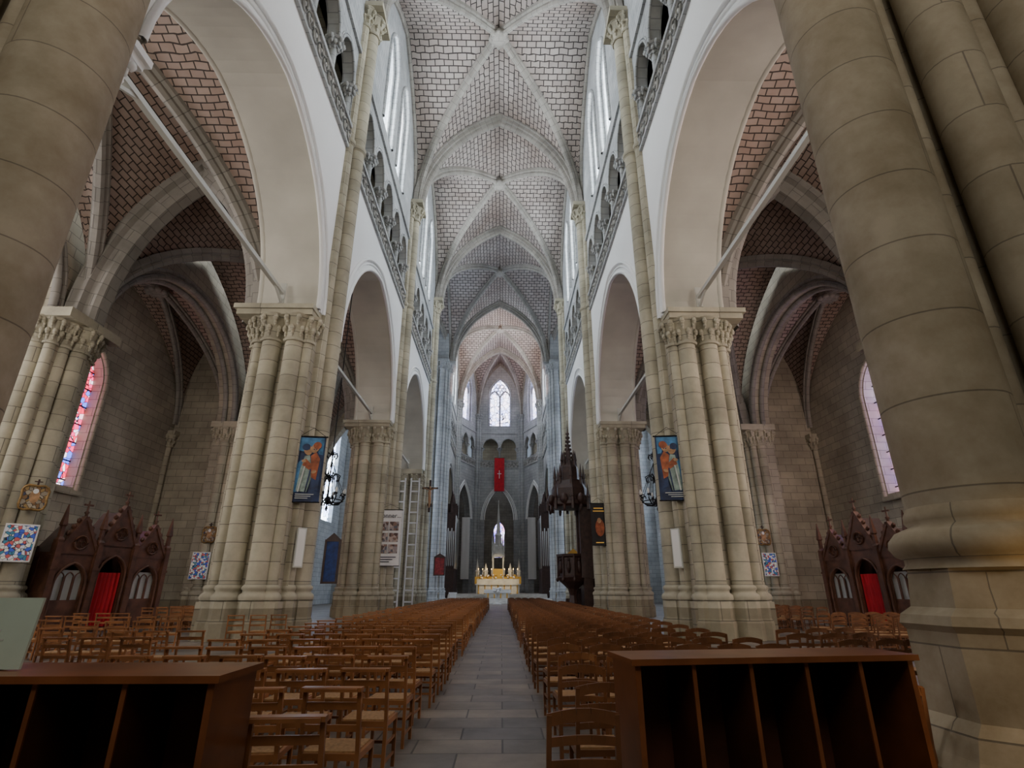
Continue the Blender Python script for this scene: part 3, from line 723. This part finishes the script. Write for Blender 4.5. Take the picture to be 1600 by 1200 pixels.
# ------------------------------------------------------------------ chandeliers
def chandelier(x,y,z):
    e=empty('wrought_iron_chandelier',(x,y,z)); mb=MB()
    mb.tube([(0,0,3.1),(0,0,13.3)],.03,IRON,5)
    mb.lathe(0,0,[(.02,-.5),(.08,-.35),(.03,-.2),(.1,0),(.18,.1),(.06,.3),(.04,1.0),(.12,1.15),(.04,1.3),(.03,2.4),(.1,2.6),(.03,2.8),(.02,3.1)],IRON,8)
    for k in range(8):
        a=k*pi/4; c,s_=cos(a),sin(a)
        P=[(0.05,.2),(.3,-.15),(.65,-.1),(.88,.15),(.85,.4),(.7,.42),(.68,.28)]
        mb.tube([(c*r,s_*r,z_) for r,z_ in P],.035,IRON,5)
        P=[(.05,1.2),(.3,1.5),(.55,1.35),(.5,1.1),(.36,1.15)]
        mb.tube([(c*r,s_*r,z_) for r,z_ in P],.03,IRON,5)
        P=[(.04,2.5),(.25,2.6),(.3,2.4),(.2,2.3)]
        mb.tube([(c*r,s_*r,z_) for r,z_ in P],.025,IRON,5)
        mb.tube([(c*.8,s_*.8,.4),(0,0,2.2)],.014,IRON,4)
        mb.lathe(c*.88,s_*.88,[(.04,.3),(.09,.36),(.04,.4)],IRON,6)
    mb.tube([(.8*cos(t*pi/8),.8*sin(t*pi/8),.05) for t in range(17)],.03,IRON,5)
    mb.obj('iron_frame',e)
    mb=MB()
    for k in range(8):
        a=k*pi/4; mb.lathe(.88*cos(a),.88*sin(a),[(.03,.4),(.07,.5),(.06,.6),(.02,.68)],BULB,8)
    mb.obj('bulbs',e)
chandelier(-8.75,28.8,5.9); chandelier(8.75,28.8,5.9)

# ------------------------------------------------------------------ confessionals
def confessional(M,L=5.6,name='confessional'):
    e=empty(name)
    mb=MB(); mb.M=M   # local: x depth (0 front, + back), y along, z up
    D=1.3; w=L/3
    H=[2.9,3.3,2.9]
    for k in range(3):
        a=k*w; yc=a+w/2; h=H[k]
        mb.wall(0,.1,a,a+w,0,h,[(yc,w*.34,0.35 if k!=1 else 0.1,1.75 if k!=1 else 2.1,.75)],CWOOD)
        # pointed gable
        gh=1.35 if k!=1 else 1.6
        for x in(0-.04,.14):
            mb.face(((x,a-.02,h),(x,a+w+.02,h),(x,yc,h+gh)),CWOOD)
        for s in(-1,1):
            p0=(.05,yc+s*(w/2+.08),h-.1);p1=(.05,yc,h+gh+.1); mb.beam(p0,p1,.26,.12,CWOOD,up=(0,s,1))
            for t in range(1,6):
                q=Vector(p0).lerp(Vector(p1),t/6); mb.ball((q.x,q.y+s*.08,q.z+.1),.09,.09,.11,CWOOD,5,3)
        # finial cross
        mb.lathe(.05,yc,[(.09,h+gh),(.05,h+gh+.2),(.1,h+gh+.28),(.04,h+gh+.35),(.03,h+gh+.75)],CWOOD,6)
        mb.beam((.05,yc-.18,h+gh+.58),(.05,yc+.18,h+gh+.58),.07,.07,CWOOD)
        # trefoil ring in gable
        mb.tube([(-.08,yc+.26*cos(t*pi/6),h+gh*.32+.26*sin(t*pi/6)) for t in range(13)],.045,CWOOD,5)
        for t in range(3):
            an=pi/2+t*2*pi/3; mb.tube([(-.08,yc+.11*cos(an)+.1*cos(u*pi/4),h+gh*.32+.11*sin(an)+.1*sin(u*pi/4)) for u in range(9)],.02,CWOOD,4)
        mb.sweep(mb.apath(-.03,yc,w*.34+.07,.3,1.75 if k!=1 else 2.1,.82,8),roll(.06,6),(1,0,0),CWOOD,True)
        if k!=1:
            # door with three lancets
            mb.wall(.06,.1,yc-w*.34,yc+w*.34,.3,1.2,(),CWOOD)
            for j in range(4): 
                yy=yc-w*.34+j*w*.68/3; mb.box(.03,.1,yy-.035,yy+.035,1.2,2.05,CWOOD)
            for j in range(3): mb.sweep(mb.apath(.05,yc-w*.34+(j+.5)*w*.68/3,w*.1,2.0,2.0,w*.13,5),roll(.025,5),(1,0,0),CWOOD,True)
            mb.face(((.14,yc-w*.34,1.2),(.14,yc+w*.34,1.2),(.14,yc+w*.34,2.3),(.14,yc-w*.34,2.3)),GREYP)
            mb.face(((.14,yc-w*.34,.3),(.14,yc+w*.34,.3),(.14,yc+w*.34,1.2),(.14,yc-w*.34,1.2)),DWOOD)
        # roof
        for s in(-1,1): mb.face(((.1,yc+s*w/2,h),(D,yc+s*w/2,h),(D,yc,h+gh*.9),(.1,yc,h+gh*.9)),DWOOD)
    for k in range(4):
        yy=k*w
        mb.box(-.14,.16,yy-.11,yy+.11,0,3.3,CWOOD); mb.lathe(0,yy,[(.16,3.3),(.18,3.4),(.1,3.5),(.09,3.9),(.14,3.95),(.02,4.75)],CWOOD,4,False,a0=pi/4)
        mb.box(-.18,.2,yy-.15,yy+.15,0,.3,CWOOD); mb.box(-.17,.19,yy-.14,yy+.14,2.3,2.4,CWOOD)
    mb.box(.1,D,L,L+.06,0,2.95,CWOOD); mb.box(.1,D,-.06,0,0,2.95,CWOOD); mb.box(D-.05,D,0,L,0,3.2,DWOOD)
    # panelled end: raised stiles on the end facing the entrance
    for xx in(.15,.7,1.2): mb.box(xx-.05,xx+.05,-.1,-.06,0,2.95,CWOOD)
    for zz in(.1,1.4,2.85): mb.box(.1,D,-.1,-.06,zz-.06,zz+.06,CWOOD)
    for k in(1,2): mb.box(.1,D,k*w-.03,k*w+.03,0,3,DWOOD)
    mb.box(-.2,D,0,L,0,.12,DWOOD)
    mb.obj('carved_cabinet',e)
    mb=MB(); mb.M=M; yc=L/2; G=[];UV=[]
    for j in range(5):
        G.append([(.2+.05*sin(i*1.5),yc-w*.34+w*.68*i/24,.15+2.1*j/4) for i in range(25)]); UV.append([(i/24,j/4) for i in range(25)])
    mb.grid(G,RED,UV); mb.obj('curtain',e)
confessional(MIR@Matrix.Translation((16.75,22.0,0))@Matrix.Rotation(.30,4,'Z'),4.9)
confessional(Matrix.Translation((17.5,23.0,0))@Matrix.Rotation(.16,4,'Z'),5.2)

# ------------------------------------------------------------------ pulpit
e=empty('carved_pulpit',(5.35,39.0,0)); mb=MB(); W=DWOOD
mb.lathe(0,0,[(.7,0),(.7,.2),(.35,.4),(.25,1.2),(.35,1.6),(.9,2.1),(1.0,2.25)],W,8,False)
mb.lathe(0,0,[(1.0,2.25),(1.05,2.35),(.95,2.45),(.95,3.6),(1.08,3.7),(1.1,3.85)],W,8,False)
for k in range(8):
    a=k*pi/4; mb.tube([(1.0*cos(a),1.0*sin(a),2.3),(1.0*cos(a),1.0*sin(a),3.8)],.07,W); mb.ball((1.05*cos(a),1.05*sin(a),2.2),.12,.12,.15,W)
    a2=a+pi/8; c,s_=.9*cos(a2),.9*sin(a2); mb.ball((c,s_,3.0),.16,.16,.42,W,6,5); mb.ball((c*1.03,s_*1.03,3.48),.09,.09,.11,W)
# back panel & canopy
mb.box(.65,1.25,-.85,.85,0,7.8,W); mb.box(.5,1.3,-.95,-.75,2.3,7.2,W); mb.box(.5,1.3,.75,.95,2.3,7.2,W)
mb.lathe(0,0,[(.4,6.9),(1.45,7.0),(1.6,7.15),(1.6,7.4),(1.35,7.6),(1.3,8.3),(1.0,8.9),(.75,9.0),(.7,9.9),(.4,10.3),(.2,10.5),(.16,11.3),(.09,11.6),(.06,12.5),(.01,13.6)],W,8,False)
for k in range(8):
    a=k*pi/4
    for r,z,h in((1.6,7.3,1.3),(1.05,8.8,1.3),(.5,10.1,1.1)):
        x,y=r*cos(a),r*sin(a); mb.lathe(x,y,[(.12,z-.5),(.13,z),(.09,z+.3),(.13,z+.35),(.01,z+h)],W,5,False)
    a2=a+pi/8; x,y=1.5*cos(a2),1.5*sin(a2)
    mb.ball((x,y,7.5),.3,.3,.4,W,6,4); mb.ball((x,y,6.9),.12,.12,.3,W)
for t in range(8):
    z=10.4+t*.3; r=.2*(1-t/9)
    for k in range(4): mb.ball((r*cos(k*pi/2)*1.4,r*sin(k*pi/2)*1.4,z),.08,.08,.12,W,4,3)
# stair curving behind
for t in range(10):
    a=.6+t*.16; R=1.7; mb.box(R*cos(a)-.35,R*cos(a)+.35,R*sin(a)-.2,R*sin(a)+.2,0,2.3-t*.22,W)
mb.obj('pulpit_body',e)

# ------------------------------------------------------------------ pier 3 lattice, crucifix, pictures
mb=MB()
for (x0,x1) in((-8.0,-7.25),(-9.3,-8.55)):
    for x in(x0,x1): mb.box(x-.06,x+.06,50.2,50.3,0,11.3,WHITE)
    for k in range(12): mb.box(x0,x1,50.2,50.3,.5+k*.95,.62+k*.95,WHITE)
mb.obj('access_ladder')
e=empty('crucifix',(-6.35,51.2,8.3)); mb=MB()
mb.box(-.09,.09,0,.1,0,3.0,DWOOD); mb.box(-.75,.75,0,.1,2.15,2.32,DWOOD); mb.box(-.2,.2,0,1.0,.6,.8,DWOOD); mb.obj('cross',e)
mb=MB(); FL=plain('painted_corpus',(.45,.25,.13),.6)
mb.tube([(0,-.12,2.05),(0,-.16,1.75),(.02,-.15,1.45),(.03,-.16,1.25)],[.08,.17,.12,.15],FL,8)
mb.tube([(0,-.12,2.0),(.3,-.1,2.15),(.65,-.08,2.25)],[.06,.05,.03],FL,6); mb.tube([(0,-.12,2.0),(-.3,-.1,2.15),(-.65,-.08,2.25)],[.06,.05,.03],FL,6)
mb.tube([(.08,-.15,1.25),(.1,-.24,.9),(.03,-.12,.5),(.02,-.14,.4)],[.1,.08,.05,.04],FL,6); mb.tube([(-.03,-.15,1.25),(0,-.24,.9),(0,-.12,.5),(0,-.14,.4)],[.1,.08,.05,.04],FL,6)
mb.ball((.05,-.2,2.25),.1,.11,.14,FL,8,6); mb.obj('corpus',e)
def picture(x,y,z,w,h,mat,frame,name='framed_picture'):
    mb=MB(); mb.box(-w/2,w/2,-.03,0,0,h,mat)
    for a,b,c,d in((-w/2-.12,-w/2,-.12,h+.12),(w/2,w/2+.12,-.12,h+.12),(-w/2,w/2,-.12,0),(-w/2,w/2,h,h+.12)): mb.box(a,b,-.08,.02,c,d,frame)
    mb.face(((-w/2-.1,-.03,h+.1),(w/2+.1,-.03,h+.1),(0,-.03,h+.5)),frame)
    o=mb.obj(name); o.location=(x,y,z)
picture(-6.9,67.4,3.2,1.1,1.9,plain('dark_red_painting',(.22,.02,.02),.6,noise=.6,nscale=4),DWOOD); picture(6.9,50.3,3.6,.8,.9,PBLU,GOLD); picture(-9.4,32.9,2.0,.7,2.2,plain('blue_poster',(.02,.05,.2),.6,noise=.4),DWOOD)

# ------------------------------------------------------------------ choir furniture: organ cases, altar
for sx in(-1,1):
    e=empty('choir_organ',(sx*6.6,79,.5)); mb=MB()
    mb.box(-.7,.7,-3,3,0,3.4,DWOOD); mb.box(-.7,.7,-3,3,3.4,3.7,DWOOD)
    for yy,h in((-3,11),(-1,12.5),(1,12.5),(3,11)): mb.box(-.7,.7,yy-.12,yy+.12,3.4,h,DWOOD); mb.lathe(0,yy,[(.3,h),(.35,h+.2),(.02,h+1.8)],DWOOD,4,False)
    for x0 in(-.7,.6): mb.box(x0,x0+.1,-3,3,10.2,10.8,DWOOD)
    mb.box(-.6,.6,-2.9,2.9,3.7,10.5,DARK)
    mb.obj('case',e); mb=MB(); PIPE=plain('organ_pipe',(.5,.5,.48),.3,.8)
    for k in range(11):
        yy=-2.6+k*.52; h=5.5+1.2*abs(cos(k*pi/5)); mb.lathe(-sx*.68,yy,[(.03,3.7),(.16,4.3),(.16,3.9+h)],PIPE,8)
    for k in range(5):
        mb.lathe(-.5+k*.25,-3.05,[(.03,3.7),(.1,4.1),(.1,8.5+.4*(k%2))],PIPE,8)
    mb.obj('pipes',e)
e=empty('high_altar',(0,78,1.0)); mb=MB()
mb.box(-2.9,2.9,-.8,.9,0,1.1,MARB); mb.box(-3.05,3.05,-.95,1.0,1.1,1.25,MARB)
for k in range(7):
    x=-2.6+k*.87; mb.lathe(x,-.85,[(.1,0),(.12,.1),(.07,.15),(.07,.9),(.12,1.1)],GOLD,8)
mb.box(-2.9,2.9,.3,1.2,1.25,1.9,MARB); mb.box(-3.2,3.2,.8,1.4,1.25,2.2,GOLD)
for x,h in((-2.9,4.6),(-1.7,4.0),(1.7,4.0),(2.9,4.6)):
    mb.lathe(x,1.1,[(.28,1.2),(.28,2.8),(.36,2.9),(.22,3.1),(.02,h)],MARB,6,False)
mb.box(-.7,.7,.3,1.1,1.9,3.2,GOLD)
# spire ciborium
for x in(-.7,.7):
    for y in(.4,1.4): mb.lathe(x,y,[(.14,1.9),(.1,2.1),(.1,4.6),(.18,4.8)],MARB,8)
mb.M=Matrix.Translation((0,.35,0))@Matrix(((0,1,0,0),(1,0,0,0),(0,0,1,0),(0,0,0,1)))
mb.wall(0,.2,-.85,.85,4.2,6.3,[(0,.6,4.2,4.6,1.0)],MARB); mb.M=I4
mb.lathe(0,.9,[(.95,4.8),(.8,6.2),(.5,6.4),(.45,7.6),(.55,7.7),(.3,8.0),(.22,9.3),(.05,12.2),(.1,12.4),(.01,12.7)],MARB,8,False)
for k in range(8):
    a=k*pi/4; mb.lathe(.85*cos(a),.9+.85*sin(a),[(.1,5.5),(.1,6.6),(.01,8.0)],MARB,4,False)
mb.obj('reredos',e); mb=MB()
for k in range(10):
    x=-2.7+k*.6
    if abs(x)<.5: continue
    mb.lathe(x,.5,[(.1,1.9),(.04,2.0),(.04,2.4),(.08,2.45)],GOLD,6); mb.lathe(x,.5,[(.035,2.45),(.035,3.1)],WHITE,6); mb.ball((x,.5,3.18),.03,.03,.09,CANDLE)
for k in range(6):
    for j in range(5): mb.ball((-2.3+k*.92+random.uniform(-.2,.2),.2,2.0+random.uniform(0,.4)),.13,.13,.13,(GOLD,WHITE,GOLD)[j%3])
mb.obj('candles_and_flowers',e)
e=empty('communion_altar',(0,73.0,.51)); mb=MB()
mb.box(-1.7,1.7,-.5,.5,.95,1.05,WHITE); mb.face(((-1.7,-.51,.6),(1.7,-.51,.6),(1.7,-.51,1.0),(-1.7,-.51,1.0)),WHITE); mb.box(-1.5,1.5,-.4,.4,0,.95,MARB)
for x in(-1.2,-.4,.4,1.2): mb.box(x-.08,x+.08,-.45,-.4,0,.95,GOLD)
mb.obj('altar_table',e)
mb=MB(); mb.lathe(0,0,[(.5,0),(.5,.08),(.12,.2),(.1,.9),(.4,1.15),(.42,1.25)],MARB,10); 
for k in range(20): mb.ball((random.uniform(-.4,.4),random.uniform(-.3,.3),1.3+random.uniform(0,.4)),.14,.14,.14,WHITE)
o=mb.obj('flower_pedestal'); o.location=(0,65,0)
mb=MB(); mb.box(-.35,.35,-.25,.25,0,1.1,WHITE); mb.box(-.45,.45,-.3,.3,1.1,1.25,WHITE); o=mb.obj('lectern'); o.location=(-5.0,65.2,0)
# votive candles
mb=MB(); mb.box(-.6,.6,-.3,.3,.0,.85,IRON)
for k in range(8): mb.lathe(-.5+k*.14,0,[(.03,.85),(.03,1.0)],WHITE,6); mb.ball((-.5+k*.14,0,1.05),.03,.03,.05,CANDLE)
o=mb.obj('votive_candle_stand'); o.location=(-10.9,33.0,0)

# ------------------------------------------------------------------ lights
def area(name,loc,target,sx,sy,p,col):
    l=bpy.data.lights.new(name,'AREA'); l.shape='RECTANGLE'; l.size=sx; l.size_y=sy; l.energy=p; l.color=col
    o=bpy.data.objects.new(name,l); C.objects.link(o); o.location=loc
    o.rotation_euler=(Vector(target)-Vector(loc)).to_track_quat('-Z','Y').to_euler(); return o
def spot(name,loc,target,p,col,ang=60,rad=.15):
    l=bpy.data.lights.new(name,'SPOT'); l.energy=p; l.color=col; l.spot_size=math.radians(ang); l.spot_blend=.6; l.shadow_soft_size=rad
    o=bpy.data.objects.new(name,l); C.objects.link(o); o.location=loc
    o.rotation_euler=(Vector(target)-Vector(loc)).to_track_quat('-Z','Y').to_euler(); return o
spot('column_spot_lamp',(5.6,2.2,1.6),(4.8,4.4,.8),140,(1,.62,.25),80)
spot('altar_spot_lamp',(0,70.5,9),(0,78.5,2.5),2600,(1,.78,.45),40)
for x in(-1,1): spot('choir_tint_light',(x*6,66,24),(-x*2,82,40),4500,(1,.62,.5),60)  # added pink spots, put in to tint the choir vault
# added fill lights, not real lamps: brighten the dim chapels, shining east
area('chapel_fill_light',(-20.6,21.7,9.5),(-20.4,35,7.5),1.6,3.5,200,(1,.88,.80))
area('chapel_fill_light',(20.6,21.7,9.5),(20.4,35,7.5),1.6,3.5,340,(1,.75,.68))

w=bpy.data.worlds.new('World'); bpy.context.scene.world=w; w.use_nodes=True
w.node_tree.nodes['Background'].inputs[0].default_value=(.6,.72,.9,1); w.node_tree.nodes['Background'].inputs[1].default_value=.4

# ------------------------------------------------------------------ camera
cam=bpy.data.cameras.new('camera'); cam.sensor_width=36; cam.lens=839/1600*36; cam.clip_end=500; cam.clip_start=.05
co=bpy.data.objects.new('camera',cam); C.objects.link(co); co.location=(.45,0,1.6)
co.rotation_euler=(pi/2+math.radians(20.9),0,math.radians(-1.08))
bpy.context.scene.camera=co
